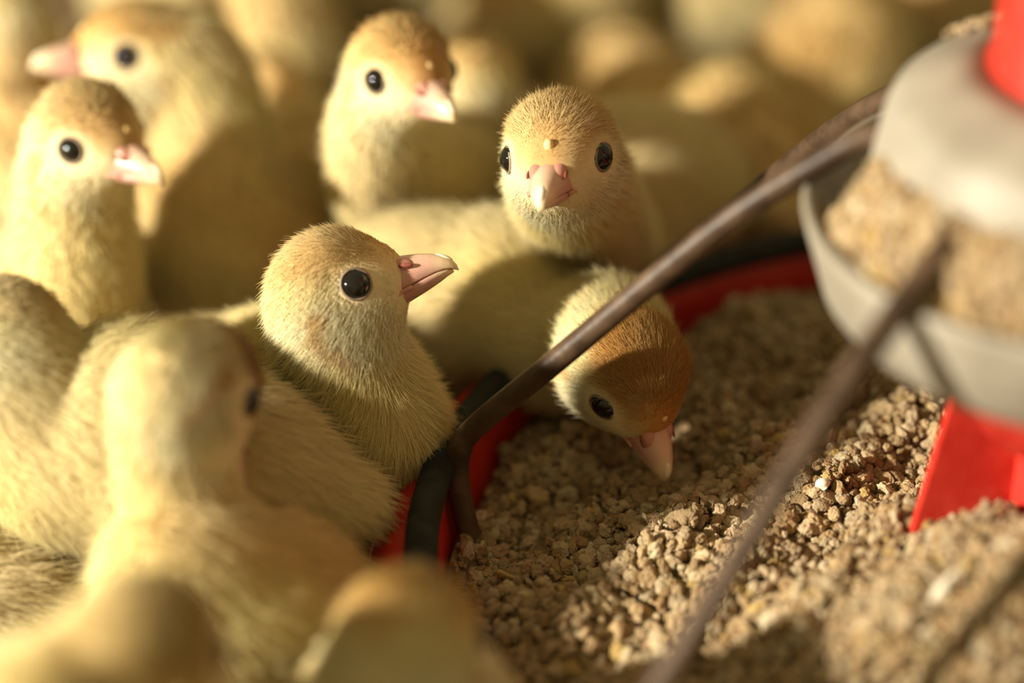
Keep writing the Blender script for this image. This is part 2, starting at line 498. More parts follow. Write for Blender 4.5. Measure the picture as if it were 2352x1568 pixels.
mesh_obj('feed_crumbs', v, f, MAT['feed'], dish_feed, (AX[0], AX[1], 12.4), smooth=False, cols=c)['kind'] = 'stuff'
# spilled on the cone shoulder
k = 70
r_ = rs.uniform(3.3, 4.25, k); a_ = np.radians(rs.uniform(95, 140, k))
p = np.stack([AX[0] + r_ * np.cos(a_), AX[1] + r_ * np.sin(a_), np.interp(r_, [2.6, 3.4, 4.1, 4.42], [17.0, 16.8, 16.47, 16.2]) + 0.04], -1)
v, f, c = crumbs(p, rs.uniform(0.04, 0.10, k), 6, None)
o = mesh_obj('feed_dust', v, f, MAT['feed'], smooth=False, cols=c)
tag(o, 'scattered feed crumbs on the shoulder of the grey cone', 'feed', kind='stuff')

# single husk flakes that stand out on the feed
def flake(px, py, d, L, w, ang, label):
    c0 = at(px, py, d)
    z = float(feed_h(np.array([c0[0]]), np.array([c0[1]]))[0])
    # drop the flake on the feed along the line of sight
    for _ in range(30):
        c0 = atz(px, py, z + 0.22); z = 0.5 * z + 0.5 * float(feed_h(np.array([c0[0]]), np.array([c0[1]]))[0])
    t = np.linspace(-1, 1, 9); vv = []
    ex = norm(_R * math.cos(ang) + _U * math.sin(ang)); ez = norm(-_F + 0.25 * _U); ey = norm(np.cross(ez, ex))
    for q in t:
        hw = w * math.sqrt(max(0.02, 1 - q * q)) * (1 - 0.35 * q)
        for s in (-1, -0.5, 0, 0.5, 1):
            vv.append(c0 + ex * q * L + ey * s * hw + ez * (0.12 * (1 - q * q) - 0.10 * s * s + 0.05))
    for q in range(45): vv.append(vv[q] - ez * 0.03)
    fs = []
    for i in range(8):
        for j in range(4):
            a = i * 5 + j
            fs.append((a, a + 5, a + 6, a + 1)); fs.append((45 + a, 45 + a + 1, 45 + a + 6, 45 + a + 5))
    edge = [i * 5 for i in range(9)] + [40 + j for j in range(1, 5)] + [i * 5 + 4 for i in range(7, -1, -1)] + [j for j in range(3, 0, -1)]
    for i in range(len(edge)):
        a, b = edge[i], edge[(i + 1) % len(edge)]; fs.append((a, b, 45 + b, 45 + a))
    o = mesh_obj('husk_flake', np.array(vv), fs, MAT['husk'])
    tag(o, label, 'husk', 'pale husk flakes on the feed')
flake(2165, 1350, 40, 0.42, 0.13, math.radians(52), 'large pale curled husk flake on the blurred near feed heap')
flake(1890, 1112, 46, 0.17, 0.13, math.radians(20), 'small whitish husk on the sunlit feed beside the red fin')
flake(1482, 1190, 47, 0.14, 0.05, math.radians(-60), 'thin pale husk sliver on shaded feed below the pecking beak')

# ------------------------------------------------------------------ turkey poults
CREAM = np.array([0.93, 0.86, 0.60]); YELLOW = np.array([0.87, 0.73, 0.32])
TAN = np.array([0.78, 0.50, 0.19]); BROWN = np.array([0.36, 0.20, 0.08])

def surface_nets(fn, lo, hi, cell):
    nx = [int(math.ceil((hi[i] - lo[i]) / cell)) + 1 for i in range(3)]
    axs = [lo[i] + cell * np.arange(nx[i]) for i in range(3)]
    G = np.stack(np.meshgrid(*axs, indexing='ij'), -1)
    V = fn(G.reshape(-1, 3)).reshape(nx)
    ins = V < 0
    cs = np.zeros([q - 1 for q in nx], int)
    for a in (0, 1):
        for b in (0, 1):
            for c in (0, 1):
                cs += ins[a:nx[0] - 1 + a, b:nx[1] - 1 + b, c:nx[2] - 1 + c]
    act = (cs > 0) & (cs < 8)
    idx = np.full(act.shape, -1); ijk = np.argwhere(act); idx[act] = np.arange(len(ijk))
    acc = np.zeros((len(ijk), 3)); cnt = np.zeros(len(ijk))
    cor = [(a, b, c) for a in (0, 1) for b in (0, 1) for c in (0, 1)]
    for p in cor:
        for ax_ in range(3):
            if p[ax_]: continue
            q = list(p); q[ax_] = 1
            va = V[ijk[:, 0] + p[0], ijk[:, 1] + p[1], ijk[:, 2] + p[2]]
            vb = V[ijk[:, 0] + q[0], ijk[:, 1] + q[1], ijk[:, 2] + q[2]]
            m = (va < 0) != (vb < 0)
            t = np.where(m, va / np.where(m, va - vb, 1), 0)
            P = np.tile(np.array(p, float), (len(ijk), 1)); P[:, ax_] = t
            acc[m] += P[m]; cnt[m] += 1
    v = np.array(lo) + cell * (ijk + acc / cnt[:, None])
    faces = []
    for ax_ in range(3):
        a, b = (ax_ + 1) % 3, (ax_ + 2) % 3
        s0 = [slice(None)] * 3; s1 = [slice(None)] * 3
        s0[ax_] = slice(0, -1); s1[ax_] = slice(1, None)
        I0 = ins[tuple(s0)]; I1 = ins[tuple(s1)]
        e = np.argwhere(I0 != I1)
        e = e[(e[:, a] > 0) & (e[:, b] > 0) & (e[:, a] < nx[a] - 1) & (e[:, b] < nx[b] - 1)]
        if not len(e): continue
        flip = I0[e[:, 0], e[:, 1], e[:, 2]]
        def cid(da, db):
            k = e.copy(); k[:, a] -= da; k[:, b] -= db
            return idx[k[:, 0], k[:, 1], k[:, 2]]
        q = np.stack([cid(1, 1), cid(0, 1), cid(0, 0), cid(1, 0)], 1)
        q[~flip] = q[~flip][:, ::-1]
        faces.append(q)
    return v, np.vstack(faces)

def ell(P, c, ax3, r):
    q = (P - c) @ np.asarray(ax3).T            # rows of ax3 = axes
    r = np.asarray(r, float)
    k0 = np.linalg.norm(q / r, axis=1); k1 = np.linalg.norm(q / (r * r), axis=1)
    return k0 * (k0 - 1) / np.maximum(k1, 1e-6)

def rcone(P, a, b, ra, rb):
    ba = b - a; L2 = ba @ ba
    h = np.clip((P - a) @ ba / L2, 0, 1)
    return np.linalg.norm(P - a - h[:, None] * ba, axis=1) - (ra + (rb - ra) * h)

def smin(ds, k):
    D_ = np.stack(ds, 0); m = D_.min(0)
    return m - k * np.log(np.exp(-(D_ - m) / k).sum(0))

def loft(rings):
    n_ = len(rings[0]); v = np.vstack(rings); f = []
    for i in range(len(rings) - 1):
        for j in range(n_):
            k = (j + 1) % n_
            f.append((i * n_ + j, i * n_ + k, (i + 1) * n_ + k, (i + 1) * n_ + j))
    f.append(tuple(range(n_))[::-1]); f.append(tuple(range((len(rings) - 1) * n_, len(rings) * n_)))
    return v, f

def upper_beak_local():
    # x, top, mouth line, half width
    st = [(1.00, 0.30, -0.46, 0.50), (1.25, 0.27, -0.44, 0.49), (1.5, 0.21, -0.41, 0.43), (1.75, 0.15, -0.38, 0.36), (1.98, 0.07, -0.36, 0.285),
          (2.16, -0.02, -0.36, 0.22), (2.30, -0.12, -0.39, 0.155), (2.39, -0.22, -0.44, 0.10), (2.44, -0.33, -0.47, 0.05)]
    rings = []
    for x, zt, zb, w in st:
        a = np.linspace(0, 2 * math.pi, 20, endpoint=False)
        y = w * np.cos(a); s = np.sin(a)
        z = np.where(s > 0, zb + 0.06 + (zt - zb - 0.06) * np.abs(s) ** 0.85, zb + 0.06 * (1 + s))
        rings.append(np.stack([np.full(20, x), y, z], 1))
    return loft(rings)

def lower_beak_local():
    st = [(0.95, -0.42, -0.80, 0.45), (1.25, -0.41, -0.74, 0.44), (1.55, -0.36, -0.68, 0.40), (1.8, -0.325, -0.62, 0.33), (2.02, -0.31, -0.56, 0.255), (2.20, -0.33, -0.50, 0.175), (2.33, -0.38, -0.47, 0.08)]
    rings = []
    for x, zt, zb, w in st:
        a = np.linspace(0, 2 * math.pi, 20, endpoint=False)
        y = w * np.cos(a); s = np.sin(a)
        z = np.where(s > 0, zt - 0.04 + 0.04 * s, zt - 0.04 + (zt - 0.04 - zb) * s)
        rings.append(np.stack([np.full(20, x), y, z], 1))
    return loft(rings)

UB, LB = upper_beak_local(), lower_beak_local()

def poult(label, head, fwd, up, body, bdir, scale=1.0, cell=0.16, nfur=12000, seed=1, crown=0.7, crown_col=None, warm=0.0,
          neck_via=None, neck_r=(1.08, 1.75), body_r=(3.2, 2.35, 2.35), fur_rad=0.012, legs=True, wing_feathers=False, bup=None,
          dark=0.0, fur_len=1.0, squint=0.0, snood=0.16):
    r = np.random.RandomState(seed)
    H = np.asarray(head, float); B = np.asarray(body, float)
    X = norm(fwd); Zv = np.asarray(up, float); Zv = norm(Zv - X * (Zv @ X)); Yv = np.cross(Zv, X)
    HF = np.stack([X, Yv, Zv])                                   # head axes (forward, left, up)
    bx = norm(bdir); bz = np.array([0, 0, 1.0]) if bup is None else norm(bup); bz = norm(bz - bx * (bz @ bx)); by = np.cross(bz, bx)
    BF = np.stack([bx, by, bz])
    s = scale
    base = np.array([B[0], B[1], Z0])
    hl = lambda x, y, z: H + s * (X * x + Yv * y + Zv * z)
    # ---- skeleton of the neck
    n0 = B + s * (bx * 1.7 + bz * 0.7)
    n3 = hl(-0.45, 0, -0.55)
    if neck_via is None:
        n1 = n0 + s * (bx * 0.9 + bz * 1.5); n2 = n3 + s * (-Zv * 1.3 - X * 0.2)
        t = np.linspace(0, 1, 6)[:, None]
        N = (1 - t) ** 3 * n0 + 3 * (1 - t) ** 2 * t * n1 + 3 * (1 - t) * t * t * n2 + t ** 3 * n3
    else:
        N = bez([n0, *[np.asarray(q, float) for q in neck_via], n3], 3)
    nr_ = s * np.interp(np.linspace(0, 1, len(N)), [0, 0.35, 1], [neck_r[1], 0.5 * sum(neck_r) - 0.08, neck_r[0]])

    def f_head(P):
        ds = [ell(P, hl(-0.12, 0, 0.16), HF, (1.24 * s, 1.10 * s, 1.08 * s)),
              ell(P, hl(0.62, 0, -0.05), HF, (0.80 * s, 0.76 * s, 0.72 * s)),
              ell(P, hl(0.18, 0, -0.46), HF, (1.0 * s, 0.90 * s, 0.72 * s))]
        return smin(ds, 0.13 * s)
    def f_neck(P):
        return smin([rcone(P, N[i], N[i + 1], nr_[i], nr_[i + 1]) for i in range(len(N) - 1)], 0.10 * s)
    br = np.array(body_r) * s
    wing_c = [B + s * (-bx * 0.5 + sg * by * (body_r[1] - 0.35) + bz * 0.25) for sg in (1, -1)]
    wax = []
    for sg in (1, -1):
        wx = norm(bx * 1.0 + bz * 0.22); wy = norm(by * sg + bz * 0.25); wy = norm(wy - wx * (wx @ wy)); wax.append(np.stack([wx, wy, np.cross(wx, wy)]))
    def f_body(P):
        ds = [ell(P, B, BF, br), ell(P, B + s * (bx * 1.5 + bz * 0.25), BF, br * np.array([0.58, 0.86, 0.9])),
              ell(P, B - s * (bx * (body_r[0] - 0.35) - bz * 0.45), BF, (1.0 * s, 0.9 * s, 0.62 * s))]
        for c_, a_ in zip(wing_c, wax): ds.append(ell(P, c_, a_, (1.9 * s, 0.62 * s, 1.15 * s)))
        return smin(ds, 0.20 * s)
    def fn(P):
        return smin([f_head(P), f_neck(P), f_body(P)], 0.22 * s)
    allp = np.vstack([N, H[None], B[None]])
    ext = [np.array([H, B + bx * br[0], B - bx * br[0] * 1.35, B + by * 0, *N])]
    lo = np.minimum.reduce([H - 1.9 * s, B - max(br) * 1.0 - 0.4, (B - bx * (br[0] + 1.0)) - 1.2 * s, N.min(0) - 2.1 * s])
    hi = np.maximum.reduce([H + 1.9 * s, B + max(br) * 1.0 + 0.4, (B - bx * (br[0] + 1.0)) + 1.2 * s, N.max(0) + 2.1 * s])
    v, f = surface_nets(fn, lo, hi, cell)
    def grad(P):
        e = 0.02; g = np.zeros_like(P)
        for i in range(3):
            d = np.zeros(3); d[i] = e; g[:, i] = (fn(P + d) - fn(P - d)) / (2 * e)
        return g
    for _ in range(2):
        g = grad(v); v = v - g * (fn(v) / np.maximum((g * g).sum(1), 1e-3))[:, None] * 0.9

    # ---- colours and combing field
    lowc = r.uniform(-1, 1, 3) * 5
    ccol = TAN if crown_col is None else np.asarray(crown_col)
    def fields(P):
        h = (P - H) @ HF.T / s
        hx, hy, hz = h.T; ay = np.abs(hy)
        dh, dn, db = f_head(P), f_neck(P), f_body(P)
        wh, wn, wb = [np.exp(-np.maximum(q, -1) / (0.35 * s)) for q in (dh, dn, db)]
        tw = wh + wn + wb; wh, wn, wb = wh / tw, wn / tw, wb / tw
        nz = vnoise(P * 1.1 + lowc, seed); nz2 = vnoise(P * 3.1 + lowc, seed + 7)
        c = YELLOW + (CREAM - YELLOW) * np.clip(0.45 + 0.28 * nz, 0, 1)[:, None]
        def lay(colr, w): nonlocal c; c = c + (np.asarray(colr) - c) * np.clip(w, 0, 1)[:, None]
        belly = ss(0.3, -0.8, ((P - B) @ bz) / br[2]); lay(CREAM, 0.25 * belly * wb)
        lay(TAN, (0.20 + 0.35 * warm) * ss(0.1, 0.9, ((P - B) @ bz) / br[2] + 0.3 * nz) * wb)
        lay(TAN, (0.12 + 0.25 * warm) * np.clip(0.5 + nz, 0, 1) * wn)
        inh = ss(1.9, 1.5, np.linalg.norm(h, axis=1))
        lay(CREAM, 0.75 * inh * ss(0.35, -0.3, hz))
        cr = ss(0.18, 0.62, hz + 0.12 * nz2 - 0.12 * ay + 0.10 * hx) * inh
        lay(ccol, crown * cr * (0.85 + 0.2 * nz2))
        fore = ss(0.55, 0.2, ay) * ss(0.55, 0.95, hx) * ss(-0.2, 0.1, hz) * inh
        lay(ccol, 0.9 * crown * fore)
        band = ss(0.34, 0.12, np.abs(hz - 0.52 + 0.35 * (hx - 0.3) ** 2)) * ss(-0.6, 0.1, hx) * inh
        lay(ccol, 0.45 * crown * band)
        lay(BROWN, dark * cr * np.clip(0.45 + 0.75 * nz2, 0, 1))
        ear = np.minimum.reduce([np.hypot(hx + 0.42, hz + 0.30), np.hypot(hx + 0.5, hz + 0.62), np.hypot(hx + 0.36, hz + 0.95), np.hypot(hx + 0.2, hz + 1.2)])
        lay(TAN * 0.9, 0.75 * ss(0.30, 0.08, ear) * ss(0.3, 0.6, ay) * inh)
        lay(CREAM, 0.5 * ss(0.62, 0.36, np.hypot(hx - 0.44, hz - 0.05)) * ss(0.4, 0.6, ay) * inh * (hx < 0.9))
        # combing: head to tail
        Nt = norm(N[0] - N[-1])
        flow = wh[:, None] * (-X * 1.0 - Zv * (0.35 + 0.5 * ss(0.2, -0.4, hx))[:, None]) + wn[:, None] * Nt + wb[:, None] * (-bx * 0.9 - bz * 0.35)
        ln = wh * 0.21 + wn * 0.36 + wb * 0.50
        ln = ln * (1 - inh * (0.72 * ss(0.35, 1.25, hx) )) 
        ln = ln * (1 - 0.55 * inh * ss(0.75, 0.4, np.hypot(hx - 0.44, hz - 0.05)) * ss(0.4, 0.6, ay))
        return c, flow, ln * s * fur_len, h, nz2

    root = empty('turkey_poult', base)
    tag(root, label, 'poult', 'turkey poults crowding the feeding pan')
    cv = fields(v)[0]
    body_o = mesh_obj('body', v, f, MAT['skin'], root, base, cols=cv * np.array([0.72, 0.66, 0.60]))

    # ---- eyes
    eyes = []
    for sg in (1, -1):
        ex, ez = 0.44, 0.05
        lo_, hi_ = 0.2, 1.6
        for _ in range(30):
            m_ = 0.5 * (lo_ + hi_)
            if fn(hl(ex, sg * m_, ez)[None])[0] < 0: lo_ = m_
            else: hi_ = m_
        ey = lo_
        g = grad(hl(ex, sg * ey, ez)[None])[0]; nrm_ = norm(g)
        ce = hl(ex, sg * ey, ez) - nrm_ * 0.165 * s
        eyes.append((hl(ex, sg * ey, ez), nrm_))
        vv = ICO3[0] * 0.335 * s + ce
        eo = mesh_obj('eye', vv, ICO3[1], MAT['eye'], root, base)
        tag(eo, 'glossy black eye')
        # eyelid: a soft ring round the ball, almond shaped when the lid is lowered
        tx = norm(X - nrm_ * (X @ nrm_)); tz = np.cross(nrm_, tx) * 1.0
        if tz @ Zv < 0: tz = -tz
        an_ = np.linspace(0, 2 * math.pi, 40, endpoint=False)
        ring = []
        for q in np.linspace(0, 2 * math.pi, 10, endpoint=False):
            rr_ = 0.318 + 0.034 * math.cos(q); hh = -0.015 + 0.04 * math.sin(q)
            zz = np.sin(an_) * rr_
            zz = np.where(zz > 0, zz * (1 - squint * (0.4 + 0.6 * ss(-0.3, 0.3, np.cos(an_) * rr_))), zz)
            ring.append(ce + s * (tx * (np.cos(an_) * rr_)[:, None] + tz * zz[:, None] + nrm_ * (0.165 + hh)))
        v_ = np.array(ring); k1, k2 = v_.shape[:2]
        fs = [(i * k2 + j, ((i + 1) % k1) * k2 + j, ((i + 1) % k1) * k2 + (j + 1) % k2, i * k2 + (j + 1) % k2) for i in range(k1) for j in range(k2)]
        lid = mesh_obj('eyelid', v_.reshape(-1, 3), fs, MAT['lid'], eo, base)
        lid.parent = eo
    # ---- beak
    def put(vl): return H + s * (vl[:, :1] * X + vl[:, 1:2] * Yv + vl[:, 2:3] * Zv)
    pink = np.array([0.58, 0.33, 0.26]); horn = np.array([0.74, 0.57, 0.36]); rose = np.array([0.46, 0.22, 0.16])
    def bc(vl):
        t = ss(1.85, 2.2, vl[:, 0])[:, None]; t2 = ss(1.7, 1.2, vl[:, 0])[:, None]
        t3 = (ss(-0.1, 0.15, vl[:, 2]) * ss(1.3, 1.7, vl[:, 0]))[:, None]; c_ = pink + (rose - pink) * t2 * 0.6
        c_ = c_ + (horn - c_) * t3 * 0.45
        return c_ + (horn - c_) * t
    beak = mesh_obj('beak', put(UB[0]), UB[1], MAT['beak'], root, base, cols=bc(UB[0]))
    tag(beak, 'pink beak with pale horn tip')
    mesh_obj('lower_beak', put(LB[0]), LB[1], MAT['beak'], beak, base, cols=bc(LB[0]) * 0.93)
    tip = ICO2[0] * np.array([0.17, 0.09, 0.095]); tip[:, 2] -= tip[:, 0] * 0.6; tip += np.array([2.23, 0, -0.125])
    tt = put(tip)
    mesh_obj('egg_tooth', tt, ICO2[1], MAT['husk'], beak, base)
    for sg in (1, -1):
        cb = ICO2[0] * np.array([0.36, 0.19, 0.20]); cb[:, 2] -= cb[:, 0] * 0.25
        cb = cb + np.array([1.30, sg * 0.235, 0.045])
        mesh_obj('nostril_flap', put(cb), ICO2[1], MAT['beak'], beak, base, cols=np.tile(rose * 1.05, (len(cb), 1)))
        nb = ICO2[0] * np.array([0.15, 0.04, 0.06]); nb[:, 2] -= nb[:, 0] * 0.2
        mesh_obj('nostril', put(nb + np.array([1.46, sg * 0.415, 0.03])), ICO2[1], MAT['nostril'], beak, base)
        gp = bez([(1.45, sg * 0.43, -0.43), (1.25, sg * 0.48, -0.45), (1.08, sg * 0.55, -0.51), (0.95, sg * 0.60, -0.60)], 5)
        gv, gf = tube(put(gp), np.linspace(0.055, 0.025, len(gp)) * s, 8)
        mesh_obj('gape', gv, gf, MAT['fleshy'], beak, base)
    # ---- snood nub on the forehead
    sp_ = bez([(0.98, 0, 0.30), (1.05, 0.01, 0.42), (1.12, 0.03, 0.50 + 0.3 * (snood - 0.1)), (1.19, 0.04, 0.48 + snood)], 4)
    sv, sf = tube(put(sp_), np.array([0.12] * (len(sp_) - 3) + [0.105, 0.085, 0.04]) * s, 12)
    mesh_obj('snood', sv, sf, MAT['snood'], root, base)
    # ---- legs
    if legs:
        for sg in (1, -1):
            hip = B + s * (by * sg * 1.15 - bz * 1.2 - bx * 0.2)
            fz = Z0 + 0.35
            hgt = max(hip[2] - fz, 0.8)
            gx_ = norm(np.array([bx[0], bx[1], 0])); gy_ = np.array([-gx_[1], gx_[0], 0])
            kn = hip - np.array([0, 0, hgt * 0.45]) - gx_ * 0.55
            ft = np.array([hip[0], hip[1], fz]) + gx_ * 0.1
            parts = [tube(bez([hip, kn, ft], 5), np.interp(np.linspace(0, 1, 11), [0, 0.4, 1], [0.62, 0.30, 0.21]) * s, 10)]
            for ta in (-0.5, 0.0, 0.5, math.pi):
                d = gx_ * math.cos(ta) + gy_ * math.sin(ta); L = 1.5 if abs(ta) < 1 else 0.6
                parts.append(tube(bez([ft, ft + d * L * 0.5 * s + np.array([0, 0, -0.05]), ft + d * L * s + np.array([0, 0, -0.22])], 4), np.linspace(0.18, 0.07, 9) * s, 8))
            lv, lf = join(*parts)
            mesh_obj('leg', lv, lf, MAT['leg'], root, base)
    # ---- pin feathers of the small wing
    if wing_feathers:
        sg, cnt_ = wing_feathers
        ws = wax[0] if sg > 0 else wax[1]; wc = wing_c[0] if sg > 0 else wing_c[1]
        for q in range(cnt_):
            u = q / max(cnt_ - 1, 1)
            st = wc + s * (ws[0] * (0.1 + 0.3 * u) + ws[1] * 0.62 - bz * (1.25 - 1.0 * u))
            en = st + s * (-bx * (1.9 - 0.35 * u) + ws[1] * 0.40 - bz * (0.35 - 0.25 * u))
            pv = bez([st, 0.5 * (st + en) + ws[1] * 0.15, en], 5)
            tv, tf = tube(pv, np.interp(np.linspace(0, 1, 11), [0, 0.3, 0.75, 1], [0.05, 0.14, 0.15, 0.05]) * s, 10)
            mesh_obj('wing_feather', tv, tf, MAT['husk'], root, base)

    # ---- down
    tri = np.vstack([f[:, [0, 1, 2]], f[:, [0, 2, 3]]])
    A_, B_, C_ = v[tri[:, 0]], v[tri[:, 1]], v[tri[:, 2]]
    area = 0.5 * np.linalg.norm(np.cross(B_ - A_, C_ - A_), axis=1)
    cen = (A_ + B_ + C_) / 3
    dens = area * (0.5 + 1.6 * np.exp(-np.maximum(f_head(cen), 0) / (0.5 * s)))
    vis = in_view(cen, 160)
    nn = grad(cen); vd = norm(cen - CAM)
    facing = (norm(nn) * vd).sum(1)
    dens = dens * np.where(vis, 1.0, 0.12) * np.where(facing < 0.35, 1.0, 0.3)
    dens = dens * (cen[:, 2] > Z0 + 0.6)
    ti = r.choice(len(tri), nfur, p=dens / dens.sum())
    u1, u2 = r.uniform(size=(2, nfur)); fl_ = u1 + u2 > 1; u1[fl_] = 1 - u1[fl_]; u2[fl_] = 1 - u2[fl_]
    P = A_[ti] + (B_[ti] - A_[ti]) * u1[:, None] + (C_[ti] - A_[ti]) * u2[:, None]
    Nn = norm(grad(P)); c, flow, ln, h, nz2 = fields(P)
    keep = np.ones(nfur, bool)
    for pe, ne in eyes: keep &= np.linalg.norm(P - pe, axis=1) > 0.33 * s
    keep &= ~((h[:, 0] > 1.12) & (np.hypot(h[:, 1] / 0.50, (h[:, 2] + 0.15) / 0.48) < 1))
    P, Nn, c, flow, ln = P[keep], Nn[keep], c[keep], flow[keep], ln[keep]; k = len(P)
    ft_ = flow - Nn * (flow * Nn).sum(1, keepdims=True)
    ft_ = norm(ft_ + 1e-4)
    # locks: neighbouring barbs lean the same way
    lock = np.stack([vnoise(P * 5.0, seed + 20 + q) for q in range(3)], 1) * 0.05 + np.stack([vnoise(P * 11.0, seed + 40 + q) for q in range(3)], 1) * 0.05
    d0 = norm(Nn * 0.55 + ft_ * 0.85 + lock + r.normal(0, 0.20, (k, 3)))
    d0 = norm(d0 + Nn * np.maximum(0.18 - (d0 * Nn).sum(1), 0)[:, None])
    L = ln * np.clip(r.normal(1, 0.28, k), 0.35, 1.9)
    tt = np.array([0, 0.34, 0.68, 1.0])
    wig = r.normal(0, 0.10, (k, 3))
    pts = P[:, None] - Nn[:, None] * 0.03 + L[:, None, None] * (tt[None, :, None] * d0[:, None] + (tt ** 2)[None, :, None] * (ft_ * 0.28 + wig - Nn * 0.08)[:, None])
    cu = bpy.data.hair_curves.new('down')
    cu.add_curves([4] * k)
    cu.attributes['position'].data.foreach_set('vector', np.ascontiguousarray(W(pts.reshape(-1, 3), base), np.float32).ravel())
    ra_ = cu.attributes.new('radius', 'FLOAT', 'POINT')
    ra_.data.foreach_set('value', np.tile(np.array([1, 0.9, 0.65, 0.18]) * fur_rad * S, k).astype(np.float32))
    ca = cu.attributes.new('tint', 'FLOAT_COLOR', 'CURVE')
    cc = np.ones((k, 4), np.float32); cc[:, :3] = np.clip(c * r.uniform(0.86, 1.10, (k, 1)), 0, 0.95)
    ca.data.foreach_set('color', cc.ravel())
    na_ = cu.attributes.new('skin_normal', 'FLOAT_VECTOR', 'CURVE')
    na_.data.foreach_set('vector', np.ascontiguousarray(Nn, np.float32).ravel())
    cu.materials.append(MAT['fur'])
    do = bpy.data.objects.new('down', cu); col.objects.link(do); do.parent = root
    return root

def lv(x, y, z=0.0): return np.array([x, y, z], float)

# A: sharp profile poult in the middle
poult('sharp poult in profile, beak raised to the right, round black eye, beside the pan rim', at(784, 664, 47.6), cdir(0.94, 0.34, 0.05), cdir(-0.34, 0.92, 0.10),
      lv(-3.3, 2.5, 5.6), lv(0.85, -0.40, 0.25), scale=1.05, body_r=(3.0, 2.1, 2.2), cell=0.11, nfur=100000, seed=3, crown=0.62, warm=0.1, fur_rad=0.0052,
      neck_via=[at(868, 1005, 49.0), at(805, 850, 48.3)], neck_r=(1.12, 1.8), snood=0.10)
# B: pecking poult with head down in the pan
poult('poult pecking with its orange-brown head lowered over the feed under the wire spoke', at(1452, 862, 48.3), cdir(0.36, -0.90, 0.10), cdir(0.42, 0.25, 0.88),
      lv(1.7, 5.4, 6.9), lv(0.95, -0.25, -0.05), body_r=(2.9, 2.0, 2.3), cell=0.11, nfur=100000, seed=5, crown=1.0, crown_col=(0.58, 0.31, 0.085), dark=0.25, fur_rad=0.0052,
      neck_via=[at(1290, 790, 51.6), at(1390, 775, 50.2)], neck_r=(1.12, 1.85), squint=0.45, snood=0.08)
# C: face-on
poult('poult facing the camera with tan crown and pale egg tooth behind the wire spoke', at(1284, 352, 47.9), cdir(-0.19, -0.40, 0.88), cdir(-0.10, 0.90, 0.40),
      lv(7.0, 11.6, 6.7), lv(-0.45, -0.85, 0.2), cell=0.11, nfur=90000, seed=7, crown=0.75, crown_col=(0.66, 0.42, 0.17), warm=0.25, fur_rad=0.0052,
      neck_via=[at(1380, 585, 56.3), at(1330, 475, 52.0)], neck_r=(1.2, 2.05), squint=0.25, snood=0.24)
# D: upper middle
poult('poult with brown mottled crown looking down to the right, top centre', at(928, 165, 52.0), cdir(0.52, -0.40, 0.75), cdir(0.05, 0.90, 0.42),
      at(965, 440, 59.0), lv(-0.1, -0.95, 0.3), body_r=(2.8, 2.0, 2.1), nfur=16000, seed=9, crown=0.95, crown_col=(0.55, 0.30, 0.10), dark=0.35, fur_rad=0.013,
      neck_via=[at(885, 430, 55.8), at(870, 310, 53.6)], neck_r=(1.0, 1.6), squint=0.5, snood=0.08)
# E: left, facing right
poult('poult at the left with pale sunlit cheek and pink beak pointing right', at(212, 312, 52.0), cdir(0.74, -0.34, 0.50), cdir(0.10, 0.86, 0.46),
      at(60, 760, 56.0), lv(0.7, -0.6, 0.35), nfur=16000, seed=11, crown=0.8, crown_col=(0.50, 0.31, 0.12), dark=0.15, fur_rad=0.013,
      neck_via=[at(170, 640, 53.5), at(170, 470, 53.0)], neck_r=(1.12, 1.9), snood=0.10)
# G: behind E, facing left
poult('poult behind the left one, head turned left with pale pink beak tip', at(292, 125, 57.0), cdir(-0.86, -0.03, 0.50), cdir(0.0, 0.95, 0.25),
      at(570, 590, 58.5), lv(-0.75, 0.2, 0.45), scale=1.05, nfur=16000, seed=13, crown=0.8, crown_col=(0.62, 0.36, 0.11), warm=1.3, fur_rad=0.015,
      neck_via=[at(500, 420, 57.8), at(475, 270, 57.6), at(425, 160, 57.4)], neck_r=(1.25, 1.6), body_r=(3.0, 2.3, 2.4))
# H: left edge, seen from behind, body running to the right
poult('poult cut by the left edge, seen from behind with pale neck and long downy back', at(-10, 780, 45.5), cdir(-0.75, 0.0, -0.66), cdir(0.15, 0.95, 0.2),
      at(440, 1080, 46.4), lv(-0.93, 0.15, 0.30), cell=0.13, nfur=60000, seed=15, crown=0.5, warm=0.15, fur_rad=0.007,
      neck_via=[at(150, 1060, 46.0), at(85, 920, 45.6)], neck_r=(1.2, 1.95), body_r=(3.4, 2.3, 2.2))
# F: near left, head turned away
poult('near blurred poult with long pale neck, head turned away to the right', at(462, 895, 42.6), cdir(0.30, -0.80, -0.35), cdir(0.38, 0.40, -0.77),
      at(560, 1400, 43.5), lv(-0.75, -0.35, 0.45), nfur=20000, seed=17, crown=0.9, crown_col=(0.42, 0.22, 0.08), warm=1.2, dark=0.3, fur_rad=0.013,
      scale=0.95, neck_via=[at(450, 1270, 43.2), at(412, 1090, 42.9), at(400, 930, 42.7)], neck_r=(1.0, 1.45), wing_feathers=(1, 5), body_r=(2.8, 2.1, 2.1))
# K: foreground bottom left
poult('large blurred poult head in the near lower left corner', at(352, 1520, 35.4), cdir(0.50, -0.70, 0.50), cdir(0.0, 0.60, 0.80),
      at(100, 1800, 37.0), lv(0.4, -0.85, 0.3), scale=0.96, nfur=12000, seed=19, crown=1.0, crown_col=(0.50, 0.35, 0.13), fur_rad=0.018, neck_r=(1.2, 1.9), legs=True)
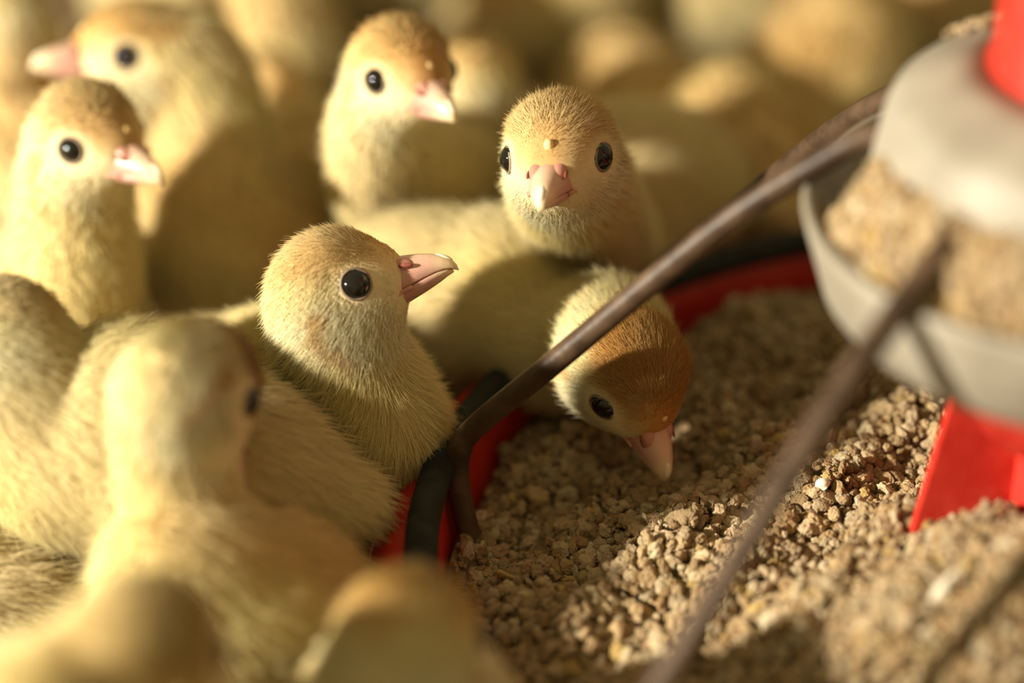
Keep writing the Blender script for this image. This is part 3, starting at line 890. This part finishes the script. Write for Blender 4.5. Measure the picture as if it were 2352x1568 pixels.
# L: foreground bottom centre
poult('blurred poult seen from behind against the pan feed at the bottom edge', at(945, 1468, 39.0), cdir(0.35, 0.10, -0.92), cdir(0.0, 0.98, 0.1),
      at(880, 1900, 39.5), lv(0.35, 0.85, 0.35), nfur=12000, seed=21, crown=0.6, warm=0.3, fur_rad=0.018, neck_r=(1.12, 1.8))
# N: low left, crouching
poult('crouching poult low at the left edge under the pale neck of its neighbour', at(-330, 1180, 47.5), cdir(-0.9, 0.0, 0.2), cdir(0.0, 0.95, 0.3),
      at(-20, 1340, 47.5), lv(-0.9, -0.3, 0.15), nfur=14000, seed=23, crown=0.5, warm=0.3, fur_rad=0.010, body_r=(2.8, 2.1, 1.9))
# background birds; the dimness back there is put into their browner down
BG = [
    ('dim orange-headed poult in the top left corner', (-20, 30, 62), (-0.7, -0.1, -0.5), (40, 330, 64), lv(-0.8, 0.4, 0.3), 31, 0.8),
    ('blurred poult behind the head turned left, near the top edge', (640, -170, 68), (0.8, -0.2, 0.3), (560, 160, 69), lv(0.8, -0.3, 0.4), 33, 0.7),
    ('blurred brown poult body between the two upper left heads', (610, 215, 63.5), (0.5, -0.4, 0.6), (690, 420, 65), lv(0.3, -0.9, 0.2), 35, 0.7),
    ('dim poult with rounded pale back right of the mottled head', (1105, 195, 60.5), (0.4, 0.0, -0.9), (1200, 410, 66.0), lv(-0.4, -0.7, 0.4), 37, 0.5),
    ('olive blurred poult body behind the face-on poult', (1450, 245, 72), (-0.3, -0.2, -0.9), (1480, 300, 66), lv(-0.3, 0.9, 0.0), 39, 0.5),
    ('blurred poult body left of the grey dish beyond the spoke', (1712, 375, 66), (-0.2, -0.2, -0.9), (1735, 405, 61.5), lv(-0.2, 0.95, 0.0), 41, 0.5),
    ('dim poult body far behind the grey dish', (2010, 60, 75), (0.5, 0.1, -0.7), (1895, 175, 70.5), lv(0.5, 0.6, 0.4), 43, 0.5),
    ('dim poult at the top edge above the face-on poult', (1420, -200, 80), (0.7, 0.0, 0.5), (1270, 10, 78), lv(0.9, -0.1, 0.3), 45, 0.5),
    ('dim poult at the top edge next to the red drop tube', (2330, -170, 80), (0.8, 0.0, 0.3), (2180, 20, 78), lv(0.8, -0.3, 0.3), 47, 0.5),
    ('dim poult at the top edge left of centre', (300, -260, 79), (-0.8, 0.0, 0.5), (420, -40, 78), lv(-0.8, -0.3, 0.3), 49, 0.6),
    ('dim far poult at the top edge above the mottled head', (700, -330, 88), (-0.8, 0.0, 0.5), (880, -60, 86), lv(-0.8, -0.3, 0.3), 51, 0.6),
    ('dim far poult at the top edge right of centre', (1560, -300, 88), (-0.8, 0.0, 0.5), (1700, -20, 80), lv(-0.8, -0.3, 0.3), 53, 0.6),
]
for lab, hd, hf, bd, bdv, sdd, crn in BG:
    poult(lab, at(*hd), cdir(*hf), cdir(0.0, 0.95, 0.3), at(*bd), bdv, cell=0.24, nfur=5000, seed=sdd, crown=crn, warm=1.3, fur_rad=0.028, neck_r=(1.1, 1.75))
